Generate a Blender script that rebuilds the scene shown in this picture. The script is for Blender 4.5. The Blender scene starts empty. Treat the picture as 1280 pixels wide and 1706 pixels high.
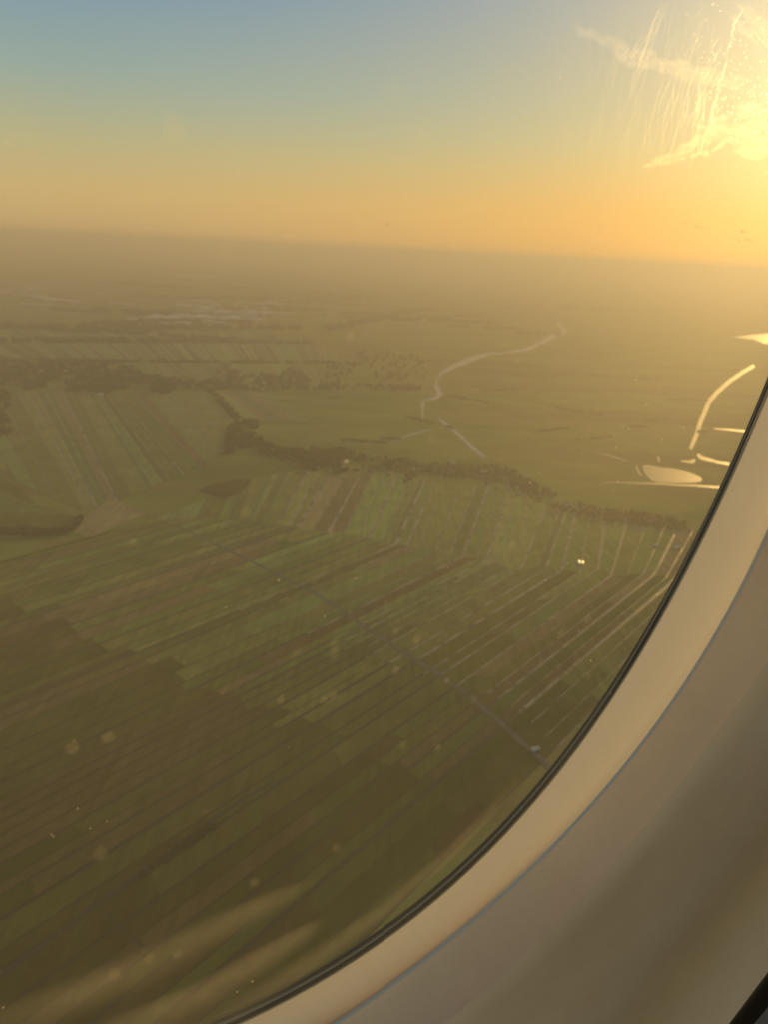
import bpy, bmesh, math, random
import numpy as np
from mathutils import Vector, noise as mnoise

# ------------------------------------------------------------------ camera, sky, sun, exposure
sc = bpy.context.scene
C = sc.collection
R = math.radians
PITCH, ROLL = R(19.4), R(2.9)
FPX = 1232.0
SUN_EL, SUN_AZ = R(10.8), R(29.6)          # azimuth measured to the right of the camera heading (+Y)
H = 700.0                                  # height above the ground, metres

fw = np.array([0, math.cos(PITCH), -math.sin(PITCH)])
u0 = np.array([0, math.sin(PITCH), math.cos(PITCH)])
r0 = np.array([1.0, 0, 0])
cx = r0 * math.cos(ROLL) + u0 * math.sin(ROLL)
cy = -r0 * math.sin(ROLL) + u0 * math.cos(ROLL)

cam = bpy.data.cameras.new('camera')
cam.sensor_fit = 'VERTICAL'
cam.sensor_height = 36.0
cam.lens = FPX / 1706 * 36
cam.clip_start = 0.01
cam.clip_end = 400000
cam.dof.use_dof = True
cam.dof.focus_distance = 0.22
cam.dof.aperture_fstop = 31
co = bpy.data.objects.new('camera', cam)
C.objects.link(co)
from mathutils import Matrix
co.matrix_world = Matrix(((cx[0], cy[0], -fw[0], 0), (cx[1], cy[1], -fw[1], 0), (cx[2], cy[2], -fw[2], 0), (0, 0, 0, 1)))
sc.camera = co

w = bpy.data.worlds.new('World')
sc.world = w
w.use_nodes = True
nt = w.node_tree
nt.nodes.clear()
sky = nt.nodes.new('ShaderNodeTexSky')
sky.sky_type = 'NISHITA'
sky.sun_disc = False
sky.sun_elevation = SUN_EL
sky.sun_rotation = SUN_AZ
sky.altitude = 0
sky.air_density = 1.6
sky.dust_density = 2.0
sky.ozone_density = 1.0
def _n(typ, **kw):
    n = nt.nodes.new(typ)
    for k, v in kw.items():
        setattr(n, k, v)
    return n
def _math(op, a_, b_=None):
    n = _n('ShaderNodeMath', operation=op)
    for i, v in enumerate((a_, b_)):
        if v is None:
            continue
        if isinstance(v, (int, float)):
            n.inputs[i].default_value = v
        else:
            nt.links.new(v, n.inputs[i])
    return n.outputs[0]
def _ramp(fac, stops):
    r = _n('ShaderNodeValToRGB')
    e = r.color_ramp.elements
    while len(e) < len(stops):
        e.new(0.5)
    for i, (p, c) in enumerate(stops):
        e[i].position = p
        e[i].color = (*c, 1)
    nt.links.new(fac, r.inputs[0])
    return r.outputs[0]
tcw = _n('ShaderNodeTexCoord')
sepw = _n('ShaderNodeSeparateXYZ')
nt.links.new(tcw.outputs['Generated'], sepw.inputs[0])
# clear evening air: warm at the horizon, blue-grey above
base = _ramp(sepw.outputs['Z'], [(0.0, (0.58, 0.42, 0.20)), (0.05, (0.60, 0.47, 0.22)), (0.10, (0.47, 0.47, 0.27)), (0.17, (0.26, 0.41, 0.40)),
                                 (0.30, (0.055, 0.25, 0.50)), (0.6, (0.05, 0.16, 0.34)), (1.0, (0.07, 0.13, 0.24))])
dotn = _n('ShaderNodeVectorMath', operation='DOT_PRODUCT')
nt.links.new(tcw.outputs['Generated'], dotn.inputs[0])
dotn.inputs[1].default_value = (math.sin(SUN_AZ) * math.cos(SUN_EL), math.cos(SUN_AZ) * math.cos(SUN_EL), math.sin(SUN_EL))
ang = _math('MULTIPLY', _math('ARCCOSINE', _math('MINIMUM', dotn.outputs['Value'], 0.99999)), 57.2958)
wide = _math('MULTIPLY', _math('EXPONENT', _math('MULTIPLY', ang, -1 / 25.0)), 0.93)
warm = _ramp(sepw.outputs['Z'], [(0.0, (1.30, 0.44, 0.0)), (0.06, (1.2, 0.47, 0.0)), (0.13, (0.84, 0.57, 0.16)), (0.30, (0.50, 0.46, 0.28)), (1.0, (0.4, 0.4, 0.3))])
mixw = _n('ShaderNodeMix', data_type='RGBA', blend_type='MIX')
nt.links.new(wide, mixw.inputs[0])
nt.links.new(base, mixw.inputs[6])
nt.links.new(warm, mixw.inputs[7])
core = _math('MULTIPLY', _math('EXPONENT', _math('MULTIPLY', ang, -1 / 3.6)), 1.35)
corec = _n('ShaderNodeVectorMath', operation='SCALE')
corec.inputs[0].default_value = (1.0, 0.88, 0.52)
nt.links.new(core, corec.inputs['Scale'])
# the Nishita sky on top, softly limited so the aureole does not burn out
nscale = _n('ShaderNodeVectorMath', operation='SCALE')
nt.links.new(sky.outputs[0], nscale.inputs[0])
nscale.inputs['Scale'].default_value = 0.08
addn = _n('ShaderNodeVectorMath', operation='ADD')
nt.links.new(nscale.outputs[0], addn.inputs[0])
addn.inputs[1].default_value = (1, 1, 1)
lim = _n('ShaderNodeVectorMath', operation='DIVIDE')
nt.links.new(nscale.outputs[0], lim.inputs[0])
nt.links.new(addn.outputs[0], lim.inputs[1])
lims = _n('ShaderNodeVectorMath', operation='SCALE')
nt.links.new(lim.outputs[0], lims.inputs[0])
lims.inputs['Scale'].default_value = 0.10
sc1 = _n('ShaderNodeVectorMath', operation='SCALE')
nt.links.new(mixw.outputs[2], sc1.inputs[0])
sc1.inputs['Scale'].default_value = 0.95
s1 = _n('ShaderNodeVectorMath', operation='ADD')
nt.links.new(sc1.outputs[0], s1.inputs[0])
nt.links.new(corec.outputs[0], s1.inputs[1])
s2 = _n('ShaderNodeVectorMath', operation='ADD')
nt.links.new(s1.outputs[0], s2.inputs[0])
nt.links.new(lims.outputs[0], s2.inputs[1])
bg = _n('ShaderNodeBackground')
bg.inputs['Strength'].default_value = 0.80
wo = _n('ShaderNodeOutputWorld')
nt.links.new(s2.outputs[0], bg.inputs['Color'])
nt.links.new(bg.outputs[0], wo.inputs['Surface'])

sun = bpy.data.lights.new('sun', 'SUN')
sun.energy = 4.8
sun.angle = R(0.5)
sun.color = (1.0, 0.62, 0.19)
so = bpy.data.objects.new('sun', sun)
C.objects.link(so)
sd = Vector((math.sin(SUN_AZ) * math.cos(SUN_EL), math.cos(SUN_AZ) * math.cos(SUN_EL), math.sin(SUN_EL)))
so.rotation_euler = sd.to_track_quat('Z', 'Y').to_euler()

sc.view_settings.view_transform = 'Standard'
sc.view_settings.look = 'None'
sc.view_settings.gamma = 1
sc.view_settings.exposure = 0.38
sc.cycles.transparent_max_bounces = 128
sc.cycles.volume_bounces = 0

HAZE_DENSITY = 1.25e-4
HAZE_COLOR = (0.66, 0.635, 0.53)
HAZE_ANISO = 0.16

# ------------------------------------------------------------------ helpers
def ray(x, y):
    return fw + (x - 640) / FPX * cx + (853 - y) / FPX * cy

def G(x, y, z=0.0):
    """where the sight line of a point in the photograph meets the level ground (z above ground)"""
    d = ray(x, y)
    t = -(H - z) / d[2]
    return (d[0] * t, d[1] * t, -H + z)

def new_mat(name):
    m = bpy.data.materials.new(name)
    m.use_nodes = True
    m.node_tree.nodes.clear()
    o = m.node_tree.nodes.new('ShaderNodeOutputMaterial')
    return m, m.node_tree, o

def N(t, typ, **kw):
    n = t.nodes.new(typ)
    for k, v in kw.items():
        if k in n.inputs.keys():
            n.inputs[k].default_value = v
        else:
            setattr(n, k, v)
    return n

def ramp(t, fac, stops):
    r = t.nodes.new('ShaderNodeValToRGB')
    e = r.color_ramp.elements
    while len(e) < len(stops):
        e.new(0.5)
    for i, (p, c) in enumerate(stops):
        e[i].position = p
        e[i].color = (*c, 1) if len(c) == 3 else c
    t.links.new(fac, r.inputs[0])
    return r

def coord(t, scale, kind='Object', rot=0):
    tc = t.nodes.new('ShaderNodeTexCoord')
    mp = t.nodes.new('ShaderNodeMapping')
    mp.inputs['Scale'].default_value = scale
    mp.inputs['Rotation'].default_value = (0, 0, rot)
    t.links.new(tc.outputs[kind], mp.inputs[0])
    return mp.outputs[0]

def mat_noise(name, c1, c2, scale, rough=0.9, c3=None, rot=0, spec=0.2, detail=6):
    m, t, o = new_mat(name)
    v = coord(t, scale, 'Object', rot)
    n = N(t, 'ShaderNodeTexNoise', Scale=1.0, Detail=float(detail), Roughness=0.6)
    t.links.new(v, n.inputs['Vector'])
    st = [(0.3, c1), (0.7, c2)]
    if c3:
        st = [(0.28, c1), (0.52, c2), (0.74, c3)]
    r = ramp(t, n.outputs['Fac'], st)
    p = N(t, 'ShaderNodeBsdfPrincipled', Roughness=rough)
    p.inputs['Specular IOR Level'].default_value = spec
    t.links.new(r.outputs[0], p.inputs['Base Color'])
    t.links.new(p.outputs[0], o.inputs[0])
    return m

def mesh_obj(name, verts, faces, mat, parent=None, smooth=False, **props):
    me = bpy.data.meshes.new(name)
    me.from_pydata([tuple(v) for v in verts], [], faces)
    me.update()
    if mat:
        me.materials.append(mat)
    if smooth:
        me.polygons.foreach_set('use_smooth', [True] * len(me.polygons))
    o = bpy.data.objects.new(name, me)
    C.objects.link(o)
    if parent:
        o.parent = parent
    for k, v in props.items():
        if v is not None:
            o[k] = v
    return o

def empty(name, loc, label, cat, group=None, rz=0):
    o = bpy.data.objects.new(name, None)
    C.objects.link(o)
    o.location = loc
    o.rotation_euler = (0, 0, rz)
    o['label'] = label
    o['category'] = cat
    if group:
        o['group'] = group
    return o

rng = random.Random(7)

# ------------------------------------------------------------------ ground
def ground_material():
    m, t, o = new_mat('far_farmland')
    tc = N(t, 'ShaderNodeTexCoord')
    # large plots: cells of some hundred metres, stretched along the polder
    mp = N(t, 'ShaderNodeMapping')
    mp.inputs['Scale'].default_value = (1 / 900, 1 / 260, 1)
    mp.inputs['Rotation'].default_value = (0, 0, 0.5)
    t.links.new(tc.outputs['Object'], mp.inputs[0])
    vo = N(t, 'ShaderNodeTexVoronoi', Scale=1.0)
    vo.distance = 'CHEBYCHEV'
    t.links.new(mp.outputs[0], vo.inputs['Vector'])
    sep = N(t, 'ShaderNodeSeparateColor')
    t.links.new(vo.outputs['Color'], sep.inputs[0])
    mp2 = N(t, 'ShaderNodeMapping')
    mp2.inputs['Scale'].default_value = (1 / 2600, 1 / 1500, 1)
    t.links.new(tc.outputs['Object'], mp2.inputs[0])
    n2 = N(t, 'ShaderNodeTexNoise', Scale=1.0, Detail=5.0)
    t.links.new(mp2.outputs[0], n2.inputs['Vector'])
    mx = N(t, 'ShaderNodeMath', operation='MULTIPLY_ADD')
    mx.inputs[1].default_value = 0.35
    t.links.new(sep.outputs[0], mx.inputs[0])
    sc2 = N(t, 'ShaderNodeMath', operation='MULTIPLY')
    sc2.inputs[1].default_value = 0.65
    t.links.new(n2.outputs['Fac'], sc2.inputs[0])
    t.links.new(sc2.outputs[0], mx.inputs[2])
    r = ramp(t, mx.outputs[0], [(0.25, (0.105, 0.150, 0.034)), (0.42, (0.18, 0.215, 0.048)),
                                (0.55, (0.215, 0.205, 0.054)), (0.72, (0.155, 0.130, 0.052))])
    mp3 = N(t, 'ShaderNodeMapping')
    mp3.inputs['Scale'].default_value = (1 / 220, 1 / 160, 1)
    t.links.new(tc.outputs['Object'], mp3.inputs[0])
    n3 = N(t, 'ShaderNodeTexNoise', Scale=1.0, Detail=2.0)
    t.links.new(mp3.outputs[0], n3.inputs['Vector'])
    r3 = ramp(t, n3.outputs['Fac'], [(0.3, (0.8, 0.8, 0.8)), (0.7, (1.15, 1.15, 1.15))])
    mul = N(t, 'ShaderNodeMix', data_type='RGBA', blend_type='MULTIPLY')
    mul.inputs[0].default_value = 1.0
    t.links.new(r.outputs[0], mul.inputs[6])
    t.links.new(r3.outputs[0], mul.inputs[7])
    d = N(t, 'ShaderNodeBsdfDiffuse')
    t.links.new(mul.outputs[2], d.inputs[0])
    t.links.new(d.outputs[0], o.inputs[0])
    return m

rings = [0, 500, 1000, 1800, 3000, 5000, 8000, 12000, 18000, 26000, 38000, 55000, 80000]
gv, gf, SEG = [(0, 0, -H)], [], 96
for r_ in rings[1:]:
    for k in range(SEG):
        a = 2 * math.pi * k / SEG
        gv.append((r_ * math.cos(a), r_ * math.sin(a), -H))
for k in range(SEG):
    gf.append((0, 1 + k, 1 + (k + 1) % SEG))
for j in range(len(rings) - 2):
    b, b2 = 1 + j * SEG, 1 + (j + 1) * SEG
    for k in range(SEG):
        gf.append((b + k, b2 + k, b2 + (k + 1) % SEG, b + (k + 1) % SEG))
ground = mesh_obj('ground', gv, gf, ground_material(), kind='structure')

# ------------------------------------------------------------------ water
def water_mat(name, rough, tint=(0.03, 0.035, 0.03)):
    m, t, o = new_mat(name)
    p = N(t, 'ShaderNodeBsdfPrincipled', Roughness=rough)
    p.inputs['Base Color'].default_value = (*tint, 1)
    p.inputs['IOR'].default_value = 1.33
    v = coord(t, (1 / 14, 1 / 14, 1), 'Object')
    n = N(t, 'ShaderNodeTexNoise', Scale=1.0, Detail=3.0)
    t.links.new(v, n.inputs['Vector'])
    b = N(t, 'ShaderNodeBump', Strength=0.25, Distance=0.6)
    t.links.new(n.outputs['Fac'], b.inputs['Height'])
    t.links.new(b.outputs[0], p.inputs['Normal'])
    t.links.new(p.outputs[0], o.inputs[0])
    return m

M_water = water_mat('open_water', 0.44)
M_river = water_mat('river_water', 0.26, (0.24, 0.22, 0.17))
M_ditch = water_mat('ditch_water', 0.36, (0.008, 0.010, 0.006))
_t = M_ditch.node_tree
_p = [n for n in _t.nodes if n.type == 'BSDF_PRINCIPLED'][0]
_o = [n for n in _t.nodes if n.type == 'OUTPUT_MATERIAL'][0]
_n = N(_t, 'ShaderNodeTexNoise', Scale=1.0, Detail=6.0, Roughness=0.7)
_t.links.new(coord(_t, (1 / 45, 1 / 45, 1)), _n.inputs['Vector'])
_r = ramp(_t, _n.outputs['Fac'], [(0.58, (0, 0, 0)), (0.70, (0.8, 0.8, 0.8))])
_d = N(_t, 'ShaderNodeBsdfDiffuse')
_d.inputs[0].default_value = (0.022, 0.024, 0.010, 1)
_m = N(_t, 'ShaderNodeMixShader')
_t.links.new(_r.outputs[0], _m.inputs[0]); _t.links.new(_p.outputs[0], _m.inputs[1]); _t.links.new(_d.outputs[0], _m.inputs[2]); _t.links.new(_m.outputs[0], _o.inputs[0])

M_pale = M_ditch.copy()                                   # ditch with sky reflection and haze painted in as pale patches
M_pale.name = 'reedy_ditch_water'  # pale patches are painted sky reflection and haze
for _n in M_pale.node_tree.nodes:
    if _n.type == 'VALTORGB':
        _n.color_ramp.elements[0].position = 0.40
        _n.color_ramp.elements[1].position = 0.56
    if _n.type == 'BSDF_DIFFUSE':
        _n.inputs[0].default_value = (0.42, 0.38, 0.25, 1)

def ribbon(name, pts, z, mat, parent=None, **props):
    """pts: (x, y, thickness) along the centre line, read off the photograph and laid out on the ground"""
    L, Rr = [], []
    n = len(pts)
    P = [np.array(p[:2], float) for p in pts]
    for i in range(n):
        a, b = P[max(0, i - 1)], P[min(n - 1, i + 1)]
        d = b - a
        d /= max(1e-6, np.linalg.norm(d))
        nn = np.array([-d[1], d[0]]) * pts[i][2] / 2
        L.append(G(*(P[i] + nn), z))
        Rr.append(G(*(P[i] - nn), z))
    vs = L + Rr
    fs = [(i, i + 1, n + i + 1, n + i) for i in range(n - 1)]
    return mesh_obj(name, vs, fs, mat, parent, **props)

def dens(pts, step=7, wob=0.5, tail=True):
    out = []
    for i in range(len(pts) - 1):
        a, b = pts[i], pts[i + 1]
        k = max(1, int(math.hypot(b[0] - a[0], b[1] - a[1]) / step))
        for j in range(k):
            f = j / k
            out.append(tuple(a[q] + (b[q] - a[q]) * f + (rng.uniform(-wob, wob) if q < 2 else 0) * (0.6 if q == 1 else 1) for q in range(3)))
    out.append(pts[-1])
    return out

river_runs = [
    ('river', [(929, 538, 2.5), (937, 546, 5), (944, 552, 5), (934, 557, 5), (912, 566, 5.5), (896, 576, 5), (880, 581, 4.5), (856, 586, 3)]),
    ('river', [(822, 589, 2.5), (806, 592, 4), (790, 598, 5.5), (768, 606, 5.5), (750, 614, 5), (736, 622, 4)]),
    ('river', [(727, 640, 4), (730, 650, 6), (735, 656, 6), (728, 662, 5), (719, 666, 3)]),
    ('river', [(703, 667, 4), (706, 675, 4.5), (704, 684, 2), (705, 700, 1.8)]),
    ('river', [(856, 586, 2), (840, 588, 2), (822, 589, 2.5)]),
    ('river', [(736, 622, 3), (731, 630, 2), (727, 640, 3)]),
    ('river', [(719, 666, 2), (710, 667, 2), (703, 667, 4)]),
    ('canal', [(731, 697, 2.5), (744, 707, 3.5), (765, 724, 4), (785, 743, 4), (808, 762, 4)]),
    ('canal', [(1257, 609, 6), (1240, 620, 6.5), (1215, 637, 7), (1195, 655, 7), (1183, 668, 7.5), (1176, 684, 7), (1168, 703, 7.5), (1162, 722, 6.5), (1156, 738, 7), (1151, 748, 5)]),
    ('canal', [(1000, 803.5, 1.5), (1020, 804, 2.5), (1060, 805, 3.5), (1100, 806, 3.5), (1130, 808, 3), (1160, 809, 3.5), (1200, 812, 4)]),
    ('canal', [(994, 754, 1.5), (1012, 758, 3), (1030, 763, 3), (1046, 768, 2)]),
    ('canal', [(1190, 714, 1.5), (1215, 716, 3), (1245, 719, 3)]),
    ('pond', [(1163, 757, 5), (1170, 763, 6.5), (1182, 766, 6), (1190, 768, 4), (1196, 770, 4), (1216, 773, 5)]),
    ('pond', [(1135, 768, 2.5), (1146, 769, 3.5), (1156, 769, 6), (1158, 765, 5)]),
    ('pond', [(1061, 775, 3), (1062, 781, 4), (1066, 788, 4), (1071, 794, 2)]),
    ('pond', [(1096, 760, 2), (1099, 765, 4), (1099, 770, 3)]),
    ('canal', [(852, 700, 1.2), (1280, 720, 1.2)]),
    ('canal', [(650, 738, 1.0), (668, 730, 2), (686, 724, 2), (716, 716, 1.5)]),
]
def p_far(pts):
    return pts[0][0] < 950
for nm, pts in river_runs:
    ribbon(nm, dens([(p[0], p[1], p[2] * (1.5 if p[0] < 950 else 1.0)) for p in pts], 6, 0.4), 0.25 if p_far(pts) else 1.0, M_river if p_far(pts) else M_water, kind='structure') if len(pts) > 2 else None

def polygon(name, px, z, mat, **props):
    vs = [G(x, y, z) for x, y in px]
    return mesh_obj(name, vs, [tuple(range(len(vs)))], mat, **props)

polygon('lake', [(1071, 777), (1076, 774), (1086, 775), (1104, 779), (1121, 780), (1138, 784), (1151, 787), (1160, 791), (1167, 794), (1171, 798), (1169, 802), (1158, 804),
                 (1130, 804.5), (1108, 804), (1094, 803), (1086, 800), (1079, 793), (1073, 785)], 0.3, M_water, kind='structure')
polygon('lake', [(1222, 562), (1240, 559.5), (1262, 557), (1290, 556), (1330, 555), (1420, 560), (1430, 588), (1340, 582), (1290, 575), (1272, 572), (1258, 566), (1240, 564)], 0.3, M_water, kind='structure')

# ------------------------------------------------------------------ fields
def field_mat(name, base, var=0.25, rot=0.9):
    b = np.array(base)
    m = mat_noise(name, tuple(b * (1 - var)), tuple(b * (1 + var)), (1 / 12, 1 / 160, 1), 1.0, None, rot, 0.0, 5)
    t = m.node_tree                                        # wet patches and uneven growth at field scale
    p = [n for n in t.nodes if n.type == 'BSDF_PRINCIPLED'][0]
    src = p.inputs['Base Color'].links[0].from_socket
    n2 = N(t, 'ShaderNodeTexNoise', Scale=1.0, Detail=7.0, Roughness=0.65)
    t.links.new(coord(t, (1 / 130, 1 / 90, 1), 'Object', 0.4), n2.inputs['Vector'])
    r2 = ramp(t, n2.outputs['Fac'], [(0.30, (0.72, 0.74, 0.80)), (0.5, (1, 1, 1)), (0.72, (1.28, 1.18, 1.0))])
    mu = N(t, 'ShaderNodeMix', data_type='RGBA', blend_type='MULTIPLY')
    mu.inputs[0].default_value = 1.0
    t.links.new(src, mu.inputs[6]); t.links.new(r2.outputs[0], mu.inputs[7]); t.links.new(mu.outputs[2], p.inputs['Base Color'])
    return m

FM = {}
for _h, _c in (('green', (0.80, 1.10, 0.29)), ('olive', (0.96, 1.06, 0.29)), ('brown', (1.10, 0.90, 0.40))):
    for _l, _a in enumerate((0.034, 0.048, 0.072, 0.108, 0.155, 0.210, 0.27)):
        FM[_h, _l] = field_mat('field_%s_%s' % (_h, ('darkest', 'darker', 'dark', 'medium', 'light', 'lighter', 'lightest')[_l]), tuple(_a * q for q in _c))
def tone(level, spread=0.55, brown=0.2, olive=0.4):
    l = int(min(6, max(0, round(rng.gauss(level, spread)))))
    u = rng.random()
    return ('brown' if u < brown else 'olive' if u < brown + olive else 'green', l)
n_field = [0]
FAR = None

def lerp(a, b, f):
    return tuple(a[i] + (b[i] - a[i]) * f for i in range(len(a)))

def slab(name, ring, mat, top=0.9):
    """ring: ground xy corners; a low slab of land standing above the ditches"""
    n = len(ring)
    if FAR is not None:
        b = len(FAR[0])
        FAR[0].extend([(p[0], p[1], -H + top) for p in ring] + [(p[0], p[1], -H + 0.05) for p in ring])
        for q in [tuple(range(n))] + [(i, i + n, (i + 1) % n + n, (i + 1) % n) for i in range(n)]:
            FAR[1].append(tuple(b + i for i in q))
            FAR[2].append(mat.name)
        return
    vs = [(p[0], p[1], -H + top) for p in ring] + [(p[0], p[1], -H + 0.05) for p in ring]
    fs = [tuple(range(n))] + [(i, i + n, (i + 1) % n + n, (i + 1) % n) for i in range(n)]
    n_field[0] += 1
    return mesh_obj(name, vs, fs, mat, ground)

def fan(guides, counts, pick, wide=(4.0,), cuts=(1,), mats=None, edge=None):
    """strips of land between guide lines that run down from the village road; a ditch of WIDE metres lies beside each strip"""
    GP = [[G(*p) for p in g] for g in guides]
    ng = len(guides[0])
    for gi in range(len(guides) - 1):
        n = counts[gi]
        ed = [0.0]
        for k in range(n):
            ed.append(ed[-1] + rng.uniform(0.75, 1.3))
        ed = [e / ed[-1] for e in ed]
        for k in range(n):
            f0, f1 = ed[k], ed[k + 1]
            a = [lerp(GP[gi][j], GP[gi + 1][j], f0) for j in range(ng)]
            c = [lerp(GP[gi][j], GP[gi + 1][j], f1) for j in range(ng)]
            vary = rng.choice((0.45, 0.7, 1.0, 1.3))
            b = []
            for j in range(ng):
                d = math.hypot(c[j][0] - a[j][0], c[j][1] - a[j][1])
                wv = wide(gi, j) if callable(wide) else wide[min(j, len(wide) - 1)]
                b.append(lerp(a[j], c[j], 1 - min(0.5, wv * vary / max(1, d))))
            lens = [0.0]
            for s in range(ng - 1):
                lens.append(lens[-1] + math.hypot(a[s + 1][0] - a[s][0], a[s + 1][1] - a[s][1]))
            def at(P, s, t):
                return lerp(P[s], P[s + 1], t)
            # the first stretch is one plot; the rest is cut anywhere along its length
            plots = [(0, 0.0, 0, 1.0)]
            if ng > 2:
                m = cuts[-1]
                q = sorted(rng.uniform(0, 1) for _ in range(m - 1))
                q = [0.0] + [v for v in q if 0.05 < v < 0.95] + [1.0]
                span = lens[-1] - lens[1]
                def loc(v):
                    L = lens[1] + v * span
                    for s in range(1, ng - 1):
                        if L <= lens[s + 1] + 1e-6:
                            return s, (L - lens[s]) / max(1e-6, lens[s + 1] - lens[s])
                    return ng - 2, 1.0
                if edge:                                   # an old boundary crosses the strips here: every plot ends at it
                    last = None
                    for v in range(41):
                        s_, t_ = loc(v / 40)
                        sg = edge(at(a, s_, t_)) > 0
                        if last is not None and sg != last and 0 < v < 40:
                            q = sorted([w_ for w_ in q if abs(w_ - v / 40) > 0.04 or w_ in (0.0, 1.0)] + [v / 40 + rng.uniform(-0.012, 0.012)])
                        last = sg
                for v0, v1 in zip(q, q[1:]):
                    plots.append((*loc(v0), *loc(v1)))
            for (s0, t0, s1, t1) in plots:
                up = [at(a, s0, t0)] + [a[j] for j in range(s0 + 1, s1 + 1) if not (j == s1 + 0 and t1 == 0)] + [at(a, s1, t1)]
                dn = [at(b, s0, t0)] + [b[j] for j in range(s0 + 1, s1 + 1) if not (j == s1 + 0 and t1 == 0)] + [at(b, s1, t1)]
                if s0 == s1:
                    up, dn = [at(a, s0, t0), at(a, s1, t1)], [at(b, s0, t0), at(b, s1, t1)]
                ring = up + dn[::-1]
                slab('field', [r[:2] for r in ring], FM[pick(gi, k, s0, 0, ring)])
            vs, fs = [], []
            for s in range(ng):
                vs += [(*b[s][:2], -H + 0.3), (*c[s][:2], -H + 0.3)]
            for s in range(ng - 1):
                fs.append((2 * s, 2 * s + 1, 2 * s + 3, 2 * s + 2))
            if FAR is not None:
                b0 = len(FAR[0])
                FAR[0].extend(vs)
                for q in fs:
                    FAR[1].append(tuple(b0 + i for i in q)); FAR[2].append(M_pale.name)
            else:
                do = mesh_obj('ditch', vs, fs, M_pale, ground)
                do.data.materials.append(M_ditch)
                if mats:
                    do.data.polygons.foreach_set('material_index', [mats(gi, s) for s in range(ng - 1)])

def wpick(level, spread=0.6, brown=0.2):
    return lambda *a: tone(level, spread, brown)

# far strips beyond the village, a few pixels wide: one joined part
FAR = ([], [], [])
fan([[(-90, 550), (-40, 567)], [(60, 551), (105, 567)], [(180, 551.5), (215, 568)], [(300, 553), (330, 570)], [(420, 556), (440, 572)], [(520, 560), (535, 575)]],
    [8, 8, 7, 7, 5], wpick(4.2, 0.8, 0.25), (8,))
fan([[(-50, 571.5), (20, 601)], [(60, 572), (105, 601)], [(200, 572.5), (232, 601)], [(300, 573), (325, 601)], [(394, 575), (412, 602)], [(470, 578), (485, 603)], [(560, 582), (565, 606)]],
    [9, 13, 10, 9, 7, 5], wpick(4.2, 0.8, 0.15), (9,))
fan([[(205, 604), (245, 630)], [(300, 605), (335, 634)], [(360, 606), (392, 636)], [(430, 607), (455, 638)], [(520, 609), (535, 640)]],
    [6, 5, 4, 4], wpick(4.8, 0.7, 0.3), (6,))
_fm = sorted(set(FAR[2]))
far = mesh_obj('far_fields', FAR[0], FAR[1], None, ground, kind='stuff')
for q in _fm:
    far.data.materials.append(bpy.data.materials[q])
far.data.polygons.foreach_set('material_index', [_fm.index(q) for q in FAR[2]])
FAR = None
# strips of the left polder
def pickD(gi, k, s, q, ring):
    if gi == 6:
        return ('olive', 6)
    return tone(4.8 if gi > 4 else 4.4, 0.65, 0.12)
fan([[(-60, 652), (30, 806)], [(28, 652), (140, 852)], [(115, 648), (205, 832)], [(166, 655), (271, 803)],
     [(214, 660), (330, 792)], [(284, 656), (362, 748)], [(345, 650), (396, 700)], [(368, 650), (436, 700)], [(440, 655), (515, 702)]],
    [3, 6, 5, 4, 5, 4, 3, 6], pickD, (5.5,))
fan([[(-40, 760), (30, 808)], [(-40, 800), (60, 842)], [(-40, 850), (132, 862)], [(-40, 878), (110, 880)]], [2, 2, 1], wpick(3.8, 0.6, 0.1), (4,))
slab('field', [G(x, y)[:2] for x, y in [(180, 834), (200, 834), (246, 858), (210, 868), (152, 895), (122, 889), (141, 860)]], FM['brown', 6], 1.0)
slab('field', [G(x, y)[:2] for x, y in [(350, 808), (395, 797), (420, 800), (400, 822), (372, 832), (330, 818)]], FM['brown', 2], 1.0)

# the long kinked strips that run from the farm ribbon down to the camera's side
def away(k, x):   # continue a strip away from its vanishing point on the horizon
    vx, vy = 1700, 475
    return (x, k[1] + (vy - k[1]) / (vx - k[0]) * (x - k[0]))
kinks = [((170, 892), (150, 898)), ((262, 862), (250, 868)), ((345, 830), (330, 862)), ((420, 800), (395, 868)), ((497, 783), (447, 870)), ((572, 800), (522, 884)), ((644, 787), (600, 893)),
         ((700, 800), (650, 906)), ((741, 808), (697, 914)), ((796, 808), (752, 926)), ((854, 805), (815, 932)), ((893, 837), (848, 948)), ((937, 846), (896, 947)),
         ((965, 846), (940, 950)), ((986, 860), (968, 954)), ((1013, 862), (1000, 948)), ((1048, 870), (1021, 960)), ((1112, 874), (1075, 955)), ((1180, 885), (1130, 965)), ((1260, 900), (1190, 985))]
guides = []
for tpt, kp in kinks:
    x1 = kp[0] - min(260, (kp[0] + 160) * 0.4)
    guides.append([tpt, kp, away(kp, x1), away(kp, -160)])
def toward_photo(p):
    v = np.array(p)
    return 640 + FPX * (v @ cx) / (v @ fw), 853 - FPX * (v @ cy) / (v @ fw)
def dark_edge(p):
    x, y = toward_photo(np.array(p))
    return y - (990 + 0.42 * x)
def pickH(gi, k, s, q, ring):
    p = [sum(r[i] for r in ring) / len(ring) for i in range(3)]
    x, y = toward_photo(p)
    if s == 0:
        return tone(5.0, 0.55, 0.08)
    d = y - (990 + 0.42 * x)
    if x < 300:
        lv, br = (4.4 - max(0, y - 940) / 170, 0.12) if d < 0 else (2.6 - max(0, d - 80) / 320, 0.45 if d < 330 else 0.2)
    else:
        lv, br = min(5.0, max(1.6, 5.3 - (y - 880) / 112)), 0.12  # tone lightens with distance, partly haze painted into the fields
    return tone(lv, 0.38 if d < 0 and y < 1100 else 0.22, br, 0.55)
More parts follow.
